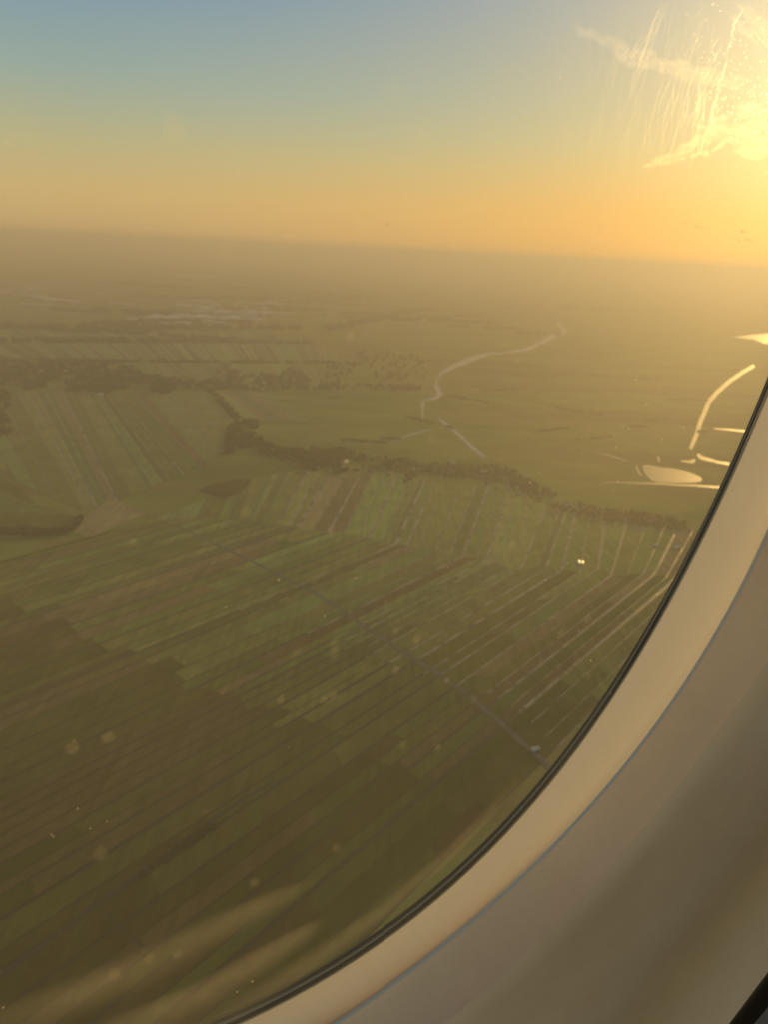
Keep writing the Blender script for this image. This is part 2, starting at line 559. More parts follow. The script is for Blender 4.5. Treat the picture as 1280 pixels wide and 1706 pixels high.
fan(guides, [4, 4, 4, 5, 4, 3, 3, 3, 2, 3, 3, 2, 2, 1, 1, 1, 2, 3, 3], pickH,
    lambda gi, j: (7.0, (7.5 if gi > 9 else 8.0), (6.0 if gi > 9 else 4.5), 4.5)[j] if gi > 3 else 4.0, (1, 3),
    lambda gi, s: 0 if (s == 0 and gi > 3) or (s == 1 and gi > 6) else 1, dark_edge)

# the wide ditch low on the left and the pale road that crosses the strips
M_road = mat_noise('pale_road', (0.07, 0.075, 0.05), (0.17, 0.17, 0.155), (1 / 25, 1 / 25, 1), 1.0, None, 0, 0.0)
ribbon('canal', dens([(-30, 1650, 9), (60, 1582, 9), (150, 1515, 9), (230, 1456, 8), (289, 1413, 7), (345, 1372, 6), (400, 1335, 5), (458, 1300, 3)], 20, 1.0), 0.98, M_ditch, kind='structure')
ribbon('canal', dens([(168, 1515, 3), (192, 1537, 5), (215, 1555, 4), (240, 1578, 5)], 12, 1.0), 1.02, M_ditch, kind='structure')
ribbon('road', dens([(300, 878, 2), (345, 900, 3), (390, 922, 4), (430, 940, 4), (470, 962, 4), (520, 985, 4.5), (560, 1010, 5), (610, 1045, 5), (660, 1080, 6), (720, 1115, 6),
                     (790, 1165, 7), (850, 1218, 8), (900, 1262, 8), (960, 1320, 9)], 20, 0.8), 1.02, M_road, kind='structure')
ribbon('road', dens([(205, 840, 1.2), (250, 862, 1.5), (300, 880, 2)], 20, 0.5), 1.02, M_road, kind='structure')

# ------------------------------------------------------------------ trees
M_crown = [mat_noise('tree_leaves_%s' % n_, c1, c2, (1 / 3, 1 / 3, 1 / 3), 1.0, None, 0, 0.0) for n_, c1, c2 in
           (('dark', (0.012, 0.021, 0.013), (0.030, 0.044, 0.022)), ('mid', (0.018, 0.028, 0.016), (0.045, 0.055, 0.026)))]
M_bark = mat_noise('tree_bark', (0.05, 0.035, 0.02), (0.10, 0.07, 0.05), (1, 1, 1), 1.0, None, 0, 0.0)

def ico(sub=1):
    bm = bmesh.new()
    bmesh.ops.create_icosphere(bm, subdivisions=sub, radius=1.0)
    v = [tuple(x.co) for x in bm.verts]
    f = [tuple(y.index for y in x.verts) for x in bm.faces]
    bm.free()
    return v, f
IV, IF = ico(1)
IV2, IF2 = ico(2)

def blob(vs, fs, c, r, hz, seed, iv=IV, iff=IF):
    b = len(vs)
    for p in iv:
        k = 1 + 0.45 * mnoise.noise(Vector(p) * 1.7 + Vector((seed * 3.1, seed * 1.7, 0)))
        vs.append((c[0] + p[0] * r * k, c[1] + p[1] * r * k, c[2] + p[2] * hz * k))
    for q in iff:
        fs.append(tuple(b + i for i in q))

def inpoly(x, y, poly):
    ins = False
    j = len(poly) - 1
    for i in range(len(poly)):
        xi, yi = poly[i]; xj, yj = poly[j]
        if (yi > y) != (yj > y) and x < (xj - xi) * (y - yi) / (yj - yi) + xi:
            ins = not ins
        j = i
    return ins

def belt(poly, n, r=(4, 8), name='treeline', mat=0):
    gp = [G(x, y)[:2] for x, y in poly]
    x0, x1 = min(p[0] for p in gp), max(p[0] for p in gp)
    y0, y1 = min(p[1] for p in gp), max(p[1] for p in gp)
    vs, fs = [], []
    k = tries = 0
    while k < n and tries < n * 60:
        tries += 1
        x, y = rng.uniform(x0, x1), rng.uniform(y0, y1)
        if not inpoly(x, y, gp):
            continue
        if mnoise.noise(Vector((x / 90, y / 140, 5))) < -0.18:
            continue
        rr = rng.uniform(*r)
        hh = rr * rng.uniform(0.8, 1.4)
        blob(vs, fs, (x, y, -H + hh * 0.8), rr, hh, tries)
        k += 1
    return mesh_obj(name, vs, fs, M_crown[mat], None, kind='stuff')

belt([(-40, 603), (120, 603), (180, 606), (215, 612), (245, 628), (290, 634), (290, 644), (240, 641), (180, 655), (110, 652), (100, 634), (60, 636), (20, 642), (-40, 650)], 1300, (6, 13))
belt([(42, 640), (75, 637), (76, 649), (55, 653), (40, 650)], 160, (6, 12))
belt([(240, 640), (290, 642), (292, 654), (262, 658), (240, 652)], 220, (6, 12))
belt([(285, 634), (350, 637), (365, 612), (385, 609), (400, 614), (395, 630), (430, 625), (470, 622), (480, 614), (505, 622), (520, 640), (700, 644), (700, 651), (520, 650), (400, 652), (285, 646)], 520, (5, 12))
belt([(-30, 650), (8, 652), (18, 668), (16, 678), (3, 684), (12, 700), (15, 715), (20, 722), (-5, 728), (-30, 726)], 330, (5, 11))
belt([(-60, 545.5), (500, 547.5), (500, 549.5), (-60, 549)], 700, (10, 22))
belt([(-60, 566.5), (300, 568), (520, 573), (520, 574.5), (300, 572), (-60, 571.5)], 700, (8, 17))
belt([(-60, 601.2), (560, 604.5), (560, 606), (-60, 603.5)], 420, (6, 11))
belt([(378, 714), (396, 702), (430, 700), (432, 718), (444, 738), (462, 747), (520, 749), (575, 750), (605, 760), (600, 780), (580, 795), (560, 790), (545, 778), (520, 786), (500, 774), (470, 770), (450, 762), (420, 756), (362, 758), (372, 748)], 1000, (3.5, 7.5))
belt([(600, 760), (660, 766), (705, 757), (712, 764), (760, 766), (860, 782), (862, 812), (830, 805), (795, 800), (740, 796), (700, 790), (692, 802), (672, 806), (675, 788), (640, 783), (600, 780)], 430, (3, 6.5), mat=1)
belt([(855, 785), (900, 808), (940, 833), (1000, 846), (1060, 854), (1110, 862), (1150, 874), (1150, 890), (1110, 880), (1050, 876), (990, 864), (930, 850), (880, 834), (850, 815)], 380, (3, 6), mat=1)
belt([(-30, 884), (40, 880), (70, 885), (105, 882), (122, 872), (132, 860), (140, 861), (130, 878), (110, 891), (60, 894), (0, 890), (-30, 893)], 420, (3, 5.5))
belt([(560, 540), (660, 522), (720, 513), (730, 516), (660, 530), (560, 552), (530, 552)], 300, (10, 20))
belt([(580, 592), (660, 585), (700, 592), (720, 612), (700, 636), (560, 640), (520, 622), (560, 605)], 90, (8, 15), mat=1)
belt([(340, 648), (352, 648), (402, 696), (392, 702)], 160, (4, 7))
belt([(350, 1372), (300, 1405), (245, 1446), (215, 1470), (222, 1473), (262, 1446), (318, 1408), (362, 1380)], 110, (1.6, 2.8), name='bushes')

# thin far hedgerows and dark bands, too many and too far off to count
hv_, hf_ = [], []
for k in range(64):
    y0 = rng.choice((rng.uniform(440, 470), rng.uniform(465, 545), rng.uniform(465, 560), rng.uniform(580, 740)))
    x0 = rng.uniform(-60, 900) if y0 < 570 else rng.uniform(520, 1150)
    ln = rng.uniform(40, 260) if y0 < 560 else rng.uniform(20, 110)
    sl = 0.045 + rng.gauss(0, 0.02 if y0 < 560 else 0.12)
    sz = (9, 20) if y0 < 560 else (3, 6)
    for q in range(int(ln / 1.6)):
        x = x0 + q * 1.6 + rng.uniform(-1, 1)
        if mnoise.noise(Vector((x / 30, k, 1))) < -0.15 or (x > 1180):
            continue
        c = G(x, y0 + sl * (x - x0) + rng.gauss(0, 0.35))
        rr = rng.uniform(*sz)
        blob(hv_, hf_, (c[0], c[1], -H + rr * 0.8), rr, rr * 0.9, k + q)
mesh_obj('hedgerows', hv_, hf_, M_crown[0], None, kind='stuff')

# single trees standing at the edge of the belts and by the farms
def tree_proto(seed):
    e = empty('tree', (0, 0, 0), 'dark broadleaf tree standing among the farms of the polder ribbon', 'tree', 'single trees in the farm ribbon')
    tv, tf = [], []
    for i in range(7):
        a = 2 * math.pi * i / 7
        for z, r_ in ((0, 0.45), (4.5, 0.25)):
            tv.append((math.cos(a) * r_, math.sin(a) * r_, z))
    for i in range(7):
        j = (i + 1) % 7
        tf.append((2 * i, 2 * j, 2 * j + 1, 2 * i + 1))
    mesh_obj('trunk', tv, tf, M_bark, e)
    vs, fs = [], []
    rr = random.Random(seed)
    for i in range(9):
        a = rr.uniform(0, 6.28)
        d = rr.uniform(0.5, 2.6)
        blob(vs, fs, (math.cos(a) * d, math.sin(a) * d, rr.uniform(4.5, 9.5)), rr.uniform(1.6, 2.9), rr.uniform(1.4, 2.4), seed + i)
    mesh_obj('crown', vs, fs, M_crown[seed % 2], e)
    return e

def copy_tree(o, parent=None):
    c = o.copy()
    C.objects.link(c)
    c.parent = parent
    for ch in o.children:
        copy_tree(ch, c)
    return c

protos = [tree_proto(i) for i in range(4)]
used = [False] * 4
ribbonline = [(440, 760), (520, 778), (600, 778), (680, 786), (760, 790), (840, 806), (900, 832), (960, 852), (1030, 866), (1100, 872)]
def along(line, f):
    seg = f * (len(line) - 1)
    i = min(len(line) - 2, int(seg))
    return lerp(line[i], line[i + 1], seg - i)
for k in range(70):
    i = k % 4
    x, y = along(ribbonline, rng.random())
    p = G(x + rng.uniform(-10, 10), y + rng.gauss(0, 9))
    o = protos[i] if not used[i] else copy_tree(protos[i])
    used[i] = True
    o.location = p
    s = rng.uniform(0.7, 1.25)
    o.scale = (s, s, s)
    o.rotation_euler = (0, 0, rng.uniform(0, 6.28))

# ------------------------------------------------------------------ houses
def paint(name, c, rough=0.7, spec=0.3):
    return mat_noise(name, tuple(x * 0.85 for x in c), tuple(min(1, x * 1.1) for x in c), (0.4, 0.4, 0.4), rough, None, 0, spec)
M_wallb = paint('brick_wall', (0.24, 0.15, 0.10))
M_wallw = paint('white_wall', (0.62, 0.58, 0.50))
M_roofr = paint('red_tiles', (0.22, 0.10, 0.06), 0.6)
M_roofg = paint('grey_roof', (0.36, 0.31, 0.25), 0.5, 0.2)
M_roofm = paint('metal_roof', (0.78, 0.64, 0.46), 0.5, 0.15)
M_dark = paint('dark_opening', (0.03, 0.03, 0.035), 0.2, 0.5)

def house_parts(root, L, W, E, Rg, mw, mr):
    x, y = L / 2, W / 2
    wv = [(-x, -y, 0), (x, -y, 0), (x, y, 0), (-x, y, 0), (-x, -y, E), (x, -y, E), (x, y, E), (-x, y, E), (-x, 0, Rg - .1), (x, 0, Rg - .1)]
    wf = [(0, 1, 5, 4), (2, 3, 7, 6), (1, 2, 6, 9, 5), (3, 0, 4, 8, 7)]
    mesh_obj('wall', wv, wf, mw, root)
    o_ = 0.6
    sl = (Rg - E) / y
    rv = [(-x - o_, -y - o_, E - o_ * sl), (x + o_, -y - o_, E - o_ * sl), (x + o_, 0, Rg), (-x - o_, 0, Rg), (-x - o_, y + o_, E - o_ * sl), (x + o_, y + o_, E - o_ * sl)]
    rv += [(a, b, c + 0.3) for a, b, c in rv]
    rf = [(0, 3, 2, 1), (3, 4, 5, 2), (6, 7, 8, 9), (9, 8, 11, 10), (0, 1, 7, 6), (4, 10, 11, 5), (0, 6, 9, 3), (3, 9, 10, 4), (1, 2, 8, 7), (2, 5, 11, 8)]
    roof = mesh_obj('roof', rv, rf, mr, root)
    cv = [(a * 0.5 + x * 0.4, b * 0.5, c) for a in (-1, 1) for b in (-1, 1) for c in (Rg - .8, Rg + 1.3)]
    mesh_obj('chimney', cv, [(0, 1, 3, 2), (4, 6, 7, 5), (0, 4, 5, 1), (2, 3, 7, 6), (1, 5, 7, 3)], M_wallb, roof)
    dv = [(-0.9, -y - .05, 0), (.9, -y - .05, 0), (.9, -y - .05, 2.3), (-.9, -y - .05, 2.3)]
    mesh_obj('door', dv, [(0, 1, 2, 3)], M_dark, root)
    for sx in (-0.3, 0.3):
        for sy in (-1, 1):
            a = sx * L
            vv = [(a - 1, sy * (y + .05), 1.0), (a + 1, sy * (y + .05), 1.0), (a + 1, sy * (y + .05), 2.6), (a - 1, sy * (y + .05), 2.6)]
            mesh_obj('window', vv, [(0, 1, 2, 3)], M_dark, root)

def house(x, y, rz, L, W, E, Rg, mw, mr, label, cat='house', group=None, name='farmhouse'):
    r = empty(name, G(x, y, 0.0), label, cat, group, rz)
    house_parts(r, L, W, E, Rg, mw, mr)
    return r

special = [
    (576, 771, 1.2, 18, 10, 5, 9, M_wallw, M_roofm, 'bright roofed farmhouse catching the sun at the top of the tree belt near the middle'),
    (755, 772, 0.4, 14, 8, 4, 7.5, M_wallw, M_roofm, 'pale cottage at the tree belt below the end of the straight canal'),
    (808, 787, 0.2, 26, 10, 4, 7, M_wallw, M_roofm, 'long pale barn in the ribbon just right of the straight canal'),
    (693, 783, 1.0, 30, 11, 4, 7, M_wallb, M_roofg, 'grey roofed barn beside the dark clump left of the canal'),
    (735, 798, 0.9, 12, 8, 3.5, 6.5, M_wallw, M_roofg, 'small grey cottage at the head of a light ditch'),
    (1092, 910, 0.7, 14, 9, 4, 7, M_wallw, M_roofm, 'lone white shed in the field close to the window edge'),
    (1128, 913, 0.4, 20, 10, 4, 7, M_wallw, M_roofm, 'pale barn right against the window edge in the fields'),
    (1060, 882, 0.3, 12, 8, 4, 7, M_wallw, M_roofg, 'pale house at lower left of the clustered farm by the right ditch'),
    (1070, 883, 0.9, 10, 8, 4, 7, M_wallw, M_roofg, 'small pale house at lower right of the clustered farm by the right ditch'),
    (1048, 873, 0.5, 12, 8, 4, 7, M_wallb, M_roofg, 'grey house at the top end of the rightmost bright ditch'),
    (1076, 866, 0.5, 14, 8, 4, 7, M_wallb, M_roofm, 'pale roofed house at the top of the clustered farm'),
    (1043, 852, 0.2, 14, 8, 4, 7, M_wallw, M_roofg, 'pale house on the field side of the right tree belt'),
    (167, 658, 0.9, 24, 12, 5, 9, M_wallw, M_roofm, 'white barn at the lower edge of the left village wood'),
    (108, 620, 0.6, 24, 12, 6, 10, M_wallw, M_roofm, 'bright little house in the middle of the left village wood'),
    (432, 638, 0.2, 60, 22, 6, 10, M_wallw, M_roofg, 'large grey shed at the foot of the far tree belt'),
    (352, 707, 0.5, 20, 10, 4, 7, M_wallw, M_roofm, 'pale barn left of the dark wood in the left polder'),
    (365, 753, 0.5, 26, 10, 4, 7, M_wallw, M_roofg, 'pale barn at the left tip of the dark wood'),
    (892, 1250, 0.5, 12, 7, 3.5, 6, M_wallw, M_roofm, 'small pale barn on the road near the window frame'),
]
for a in special:
    house(*a)
# the greenhouse that flashes in the sun
gpos = Vector(G(968, 938, 1.0))
hvn = (sd + (-gpos).normalized()).normalized()                     # this roof slope happens to face half-way between sun and window
gh = empty('greenhouse', gpos, 'greenhouse flashing orange in the sun beside a bright ditch', 'greenhouse', None, math.atan2(-hvn.x, hvn.y))
rise = 3.8 * math.hypot(hvn.x, hvn.y) / hvn.z
mg, t_, o_ = new_mat('greenhouse_glass')
p_ = N(t_, 'ShaderNodeBsdfPrincipled', Roughness=0.5, Metallic=0.25)
p_.inputs['Base Color'].default_value = (0.7, 0.66, 0.6, 1)
t_.links.new(p_.outputs[0], o_.inputs[0])
for i in range(2):
    y0 = -8 + i * 8
    v = [(-8, y0, 0), (8, y0, 0), (8, y0 + 7.6, 0), (-8, y0 + 7.6, 0), (-8, y0, 3), (8, y0, 3), (8, y0 + 7.6, 3), (-8, y0 + 7.6, 3), (-8, y0 + 3.8, 3 + rise), (8, y0 + 3.8, 3 + rise)]
    mesh_obj('wall', v, [(0, 1, 5, 4), (2, 3, 7, 6), (1, 2, 6, 9, 5), (3, 0, 4, 8, 7)], mg, gh)
    mesh_obj('roof', [v[4], v[5], v[9], v[8], v[7], v[6]], [(0, 1, 2, 3), (3, 2, 5, 4)], mg, gh)

# ordinary farmhouses along the ribbon
hp = []
for j, (mw, mr) in enumerate(((M_wallb, M_roofr), (M_wallb, M_roofg), (M_wallw, M_roofr))):
    r_ = empty('farmhouse', (0, 0, 0), 'small farmhouse half hidden among the trees of the farm ribbon', 'house', 'farmhouses along the ribbon road')
    house_parts(r_, 14, 9, 4, 8, mw, mr)
    hp.append(r_)
hu = [False] * 3
for k in range(45):
    x, y = along(ribbonline, (k + rng.random()) / 45)
    j = rng.randrange(3)
    o = hp[j] if not hu[j] else copy_tree(hp[j])
    hu[j] = True
    o.location = G(x + rng.uniform(-5, 5), y + rng.gauss(0, 7))
    o.rotation_euler = (0, 0, rng.choice((0.3, 0.4, 1.9, 2.0)) + rng.uniform(-0.2, 0.2))
# village houses left
vh = None
for k in range(60):
    while True:
        x, y = rng.uniform(0, 235), rng.uniform(606, 640)
        if y < 606 + (235 - x) * 0.16 or x < 180:
            break
    src = hp[k % 3]
    o = copy_tree(src)
    o['label'] = 'village house in the wooded village at the left edge'
    o['group'] = 'houses of the left village'
    o.location = G(x, y)
    o.rotation_euler = (0, 0, rng.uniform(0, 3.14))
# far town of sheds and greenhouses
M_glasst = paint('shed_roof', (0.85, 0.80, 0.70), 0.5, 0.3)
def box_mesh(L, W, Hh):
    v = [(a * L / 2, b * W / 2, c) for a in (-1, 1) for b in (-1, 1) for c in (0, Hh)]
    return v, [(0, 1, 3, 2), (4, 6, 7, 5), (0, 4, 5, 1), (2, 3, 7, 6)]
tp = []
for j, (L, W, Hh) in enumerate(((160, 60, 8), (260, 90, 9), (90, 45, 12), (60, 40, 22))):
    e = empty('warehouse', (0, 0, 0), 'pale low warehouse in the hazy town on the horizon', 'warehouse', 'sheds of the distant town')
    v, f = box_mesh(L, W, Hh)
    mesh_obj('wall', v, f, M_wallb if j % 2 else M_wallw, e)
    x, y = L / 2 + .5, W / 2 + .5
    mesh_obj('roof', [(-x, -y, Hh), (x, -y, Hh), (x, 0, Hh + 3), (-x, 0, Hh + 3), (x, y, Hh), (-x, y, Hh)], [(0, 1, 2, 3), (3, 2, 4, 5)], (M_glasst, M_roofm, M_roofg, M_roofg)[j], e)
    tp.append(e)
tu = [False] * 4
spots = []
for k in range(95):
    c_ = rng.choices([(340, 512, 60, 12), (300, 530, 70, 7), (400, 523, 60, 8), (345, 462, 45, 3), (30, 484, 40, 6), (450, 505, 25, 4), (150, 505, 90, 10)], [4, 3, 3, 2.4, 2, 2, 2])[0]
    spots.append((c_[0] + rng.gauss(0, c_[2] * .6), c_[1] + rng.gauss(0, c_[3] * .6)))
for (x, y) in spots:
    j = rng.choices(range(4), [3, 3, 3, 2])[0]
    o = tp[j] if not tu[j] else copy_tree(tp[j])
    tu[j] = True
    o.location = G(x, max(y, 452))
    s = rng.uniform(1.0, 1.5) if y > 480 else 1.7
    o.scale = (s, s, s)
    o.rotation_euler = (0, 0, rng.uniform(-0.4, 0.4))
for (x, y, L, W, lab) in ((452, 502, 420, 220, 'largest bright greenhouse at the right end of the distant town'), (392, 532, 460, 110, 'long bright greenhouse along the lower edge of the distant town'),
                          (305, 458, 500, 200, 'bright roof in the far upper row of the distant town'), (283, 525, 300, 80, 'pale long shed at the lower left of the distant town'),
                          (50, 493, 380, 110, 'pale greenhouse in the haze near the left edge of the photo'), (440, 514, 160, 110, 'pale shed just below the largest greenhouse')):
    e = empty('greenhouse', G(x, y), lab, 'greenhouse', None, 0.05)
    v, f = box_mesh(L, W, 6)
    mesh_obj('wall', v, f, M_wallw, e)
    n = 8
    for i in range(n):
        y0, y1 = -W / 2 + W * i / n, -W / 2 + W * (i + 1) / n
        ym = (y0 + y1) / 2
        mesh_obj('roof', [(-L / 2, y0, 6), (L / 2, y0, 6), (L / 2, ym, 8), (-L / 2, ym, 8), (L / 2, y1 - .2, 6), (-L / 2, y1 - .2, 6)], [(0, 1, 2, 3), (3, 2, 4, 5)], M_roofm, e)

# ------------------------------------------------------------------ the aircraft window
YAW = R(-26)
nv = np.array([math.sin(YAW), math.cos(YAW), 0.0])       # outward through the window
hv = np.array([math.cos(YAW), -math.sin(YAW), 0.0])
vv_ = np.array([0, 0, 1.0])
TH = R(-11)
PW = 2.55
RATIO = 0.72
D1, D2, D3 = 0.115, 0.108, 0.099
S_ = [(1280, 650), (1240, 735), (1200, 820), (1150, 925), (1110, 1005), (1060, 1095), (1000, 1185), (940, 1270), (880, 1345), (800, 1425), (700, 1510), (600, 1585), (500, 1645), (395, 1706)]
C_ = [(1280, 885), (1237, 980), (1187, 1070), (1137, 1147), (1087, 1213), (1054, 1257), (1020, 1297), (978, 1355), (911, 1422), (844, 1484), (778, 1542), (711, 1598), (618, 1669), (560, 1704)]
R_ = [(1280, 1103), (1220, 1187), (1180, 1240), (1137, 1297), (1067, 1391), (1000, 1462), (942, 1524), (880, 1582), (822, 1636), (747, 1702)]

def onplane(pts, D):
    out = []
    for x, y in pts:
        d = ray(x, y)
        q = d * D / (d @ nv)
        out.append((q @ hv, q @ vv_))
    return np.array(out)

def rho(phi):
    return (np.abs(np.cos(phi) / RATIO) ** PW + np.abs(np.sin(phi)) ** PW) ** (-1 / PW)

def polar(q, x0, y0):
    dx, dy = q[:, 0] - x0, q[:, 1] - y0
    phi = np.arctan2(dy, dx) - TH
    return phi, np.hypot(dx, dy)

qS = onplane(S_, D1)
P = np.array([0.03, 0.05, 0.22])
def resid(P):
    phi, r = polar(qS, P[0], P[1])
    return r / rho(phi) - P[2]
for it in range(200):
    r = resid(P)
    J = np.array([(resid(P + np.eye(3)[i] * 1e-6) - r) / 1e-6 for i in range(3)]).T
    P = P + 0.5 * np.linalg.lstsq(J, -r, rcond=None)[0]
X0, Y0, B0 = P

def radial(pts, D):
    phi, r = polar(onplane(pts, D), X0, Y0)
    k = r / rho(phi)
    c = np.polyfit(phi, k, 3)
    lo, hi = phi.min(), phi.max()
    mean = k.mean()
    def f(a):
        a = (a + math.pi) % (2 * math.pi) - math.pi
        inside = np.polyval(c, min(max(a, lo), hi))
        d = max(lo - a, a - hi, 0)
        wgt = math.exp(-(d / 0.9) ** 2)
        return float(rho(np.array([a]))[0] * (inside * wgt + mean * (1 - wgt)))
    return f
fS, fC, fR = radial(S_, D1), radial(C_, D2), radial(R_, D3)
NA = 240
ANG = [2 * math.pi * i / NA for i in range(NA)]
rS = [fS(a) for a in ANG]; rC = [fC(a) for a in ANG]; rR = [fR(a) for a in ANG]
# keep the rings nested where the photograph does not show them
for i in range(NA):
    rC[i] = max(rC[i], rS[i] + 0.006)
    rR[i] = max(rR[i], rC[i] + 0.008)
print('WINDOW centre', X0, Y0, 'half height', B0, 'rS', rS[::30], 'rC', rC[::30], 'rR', rR[::30])

def wp(h_, v_, n_):
    return tuple(hv * h_ + vv_ * v_ + nv * n_)

def ringpts(rad, D):
    return [wp(X0 + rad[i] * math.cos(ANG[i] + TH), Y0 + rad[i] * math.sin(ANG[i] + TH), D if not callable(D) else D(i)) for i in range(NA)]

def loft(name, rows, mat, parent, smooth=True, **props):
    vs = [p for r in rows for p in r]
    fs = []
    for j in range(len(rows) - 1):
        for i in range(NA):
            k = (i + 1) % NA
            fs.append((j * NA + i, j * NA + k, (j + 1) * NA + k, (j + 1) * NA + i))
    return mesh_obj(name, vs, fs, mat, parent, smooth, **props)

def tube(name, rad, D, r, mat, parent, flat=1.0, off=0.0):
    if not isinstance(r, list):
        r = [r] * NA
    rows = []
    for j in range(9):
        a = 2 * math.pi * j / 8
        rows.append(ringpts([rad[i] + off + math.cos(a) * r[i] for i in range(NA)], lambda i: D + math.sin(a) * r[i] * flat))
    return loft(name, rows, mat, parent)

def plastic(name, col, rough=0.45, bump=0.02, spec=0.4):
    m, t, o = new_mat(name)
    v = coord(t, (900, 900, 900), 'Object')
    n = N(t, 'ShaderNodeTexNoise', Scale=1.0, Detail=2.0)
    t.links.new(v, n.inputs['Vector'])
    v2 = coord(t, (22, 22, 22), 'Object')
    n2 = N(t, 'ShaderNodeTexNoise', Scale=1.0, Detail=9.0, Roughness=0.7)
    t.links.new(v2, n2.inputs['Vector'])
    c = np.array(col)
    r = ramp(t, n2.outputs['Fac'], [(0.3, tuple(c * 0.88)), (0.7, tuple(np.minimum(c * 1.06, 0.95)))])
    b = N(t, 'ShaderNodeBump', Strength=bump * 8, Distance=0.0003)
    t.links.new(n.outputs['Fac'], b.inputs['Height'])
    p = N(t, 'ShaderNodeBsdfPrincipled', Roughness=rough)
    p.inputs['Specular IOR Level'].default_value = spec
    t.links.new(r.outputs[0], p.inputs['Base Color'])
    t.links.new(b.outputs[0], p.inputs['Normal'])
    t.links.new(p.outputs[0], o.inputs[0])
    return m

M_reveal = plastic('reveal_plastic', (0.93, 0.69, 0.50), 0.55, 0.03, 0.15)
M_spacer = plastic('spacer_plastic', (0.76, 0.62, 0.44), 0.40)
_t = M_spacer.node_tree
_p = [n for n in _t.nodes if n.type == 'BSDF_PRINCIPLED'][0]
_o = [n for n in _t.nodes if n.type == 'OUTPUT_MATERIAL'][0]
_tl = N(_t, 'ShaderNodeBsdfTranslucent')              # milky thin moulding, translucency added so outside sun brightens it
_tl.inputs[0].default_value = (0.88, 0.88, 1.0, 1)
_mx = N(_t, 'ShaderNodeMixShader')
_mx.inputs[0].default_value = 0.215
_t.links.new(_p.outputs[0], _mx.inputs[1]); _t.links.new(_tl.outputs[0], _mx.inputs[2]); _t.links.new(_mx.outputs[0], _o.inputs[0])
M_panel = plastic('sidewall_plastic', (0.93, 0.66, 0.45), 0.55, 0.04, 0.2)
def glow(m, w_):  # added translucency, so sun from outside brightens the plastic
    t = m.node_tree
    p = [n for n in t.nodes if n.type == 'BSDF_PRINCIPLED'][0]
    o = [n for n in t.nodes if n.type == 'OUTPUT_MATERIAL'][0]
    tl = N(t, 'ShaderNodeBsdfTranslucent')
    tl.inputs[0].default_value = (0.9, 0.9, 0.9, 1)
    mx = N(t, 'ShaderNodeMixShader')
    mx.inputs[0].default_value = w_
    t.links.new(p.outputs[0], mx.inputs[1]); t.links.new(tl.outputs[0], mx.inputs[2]); t.links.new(mx.outputs[0], o.inputs[0])
glow(M_reveal, 0.032)
glow(M_panel, 0.022)
M_rubber = plastic('seal_rubber', (0.05, 0.05, 0.048), 0.35)
M_metal = plastic('seal_retainer', (0.30, 0.29, 0.26), 0.25, 0.0, 0.6)
M_padding = plastic('armrest_vinyl', (0.012, 0.011, 0.010), 0.4)
M_greyp = plastic('armrest_plastic', (0.22, 0.21, 0.20), 0.5)

win = empty('aircraft_window', wp(X0, Y0, D1), 'rounded aircraft cabin window with beige moulded reveal and scratched inner pane', 'window')
wl = Vector(win.location)
bpy.context.view_layer.update()
def under(o, root=win):
    o.parent = root
    o.matrix_parent_inverse = root.matrix_world.inverted()
    return o

# outer surround: black seal, thin retainer, conical cavity wall, hollow reveal, rolled lip
foot = [(0.5 - 0.5 * math.sin(ANG[i] + TH)) ** 5 for i in range(NA)]      # 1 at the foot of the window, small at its side
def grime(i, k, amp):
    return amp * mnoise.noise(Vector((math.cos(ANG[i]) * 9 + k, math.sin(ANG[i]) * 9, k)))
rS0 = [x + 0.0002 + grime(i, 1, 0.00012) for i, x in enumerate(rS)]
rL1 = [rS[i] - 0.0001 - 0.0011 * foot[i] for i in range(NA)]
rL2 = [rS[i] - 0.00015 - 0.0020 * foot[i] for i in range(NA)]
under(tube('seal', rS0, D1 + 0.0001, [0.00020 + 0.00034 * f_ + grime(i, 5, 0.00006) for i, f_ in enumerate(foot)], M_rubber, None))
under(tube('seal_lip', rL1, D1 + 0.0002, [0.00004 + 0.00045 * f_ for f_ in foot], M_metal, None))
under(tube('seal_lip', rL2, D1 + 0.0003, [0.00004 + 0.00035 * f_ for f_ in foot], M_rubber, None))
under(tube('spacer_lip', [x + 0.0006 for x in rS], D1 - 0.0003, 0.00028, M_spacer, None))
rows = []
for j in range(13):
    f = j / 12
    rad = [rS[i] + (rC[i] - rS[i]) * (f ** 0.92) + 0.0026 * math.sin(math.pi * f) for i in range(NA)]
    rows.append(ringpts(rad, D1 + (D2 - D1) * f))
cav = loft('spacer', rows, M_spacer, None)
under(cav)
rows = []
for j in range(25):
    f = j / 24
    # hollow between the pane edge and the lip
    rf = 1 - math.cos(f * math.pi / 2)
    df = math.sin(f * math.pi / 2)
    a_, b_ = 0.45, 0.55
    rad = [rC[i] + 0.0006 + (rR[i] - rC[i] - 0.0006) * df ** 1.0 for i in range(NA)]
    rows.append(ringpts(rad, (D2 + 0.001) + (D3 - D2 - 0.001) * rf))
under(loft('reveal', rows, M_reveal, None))

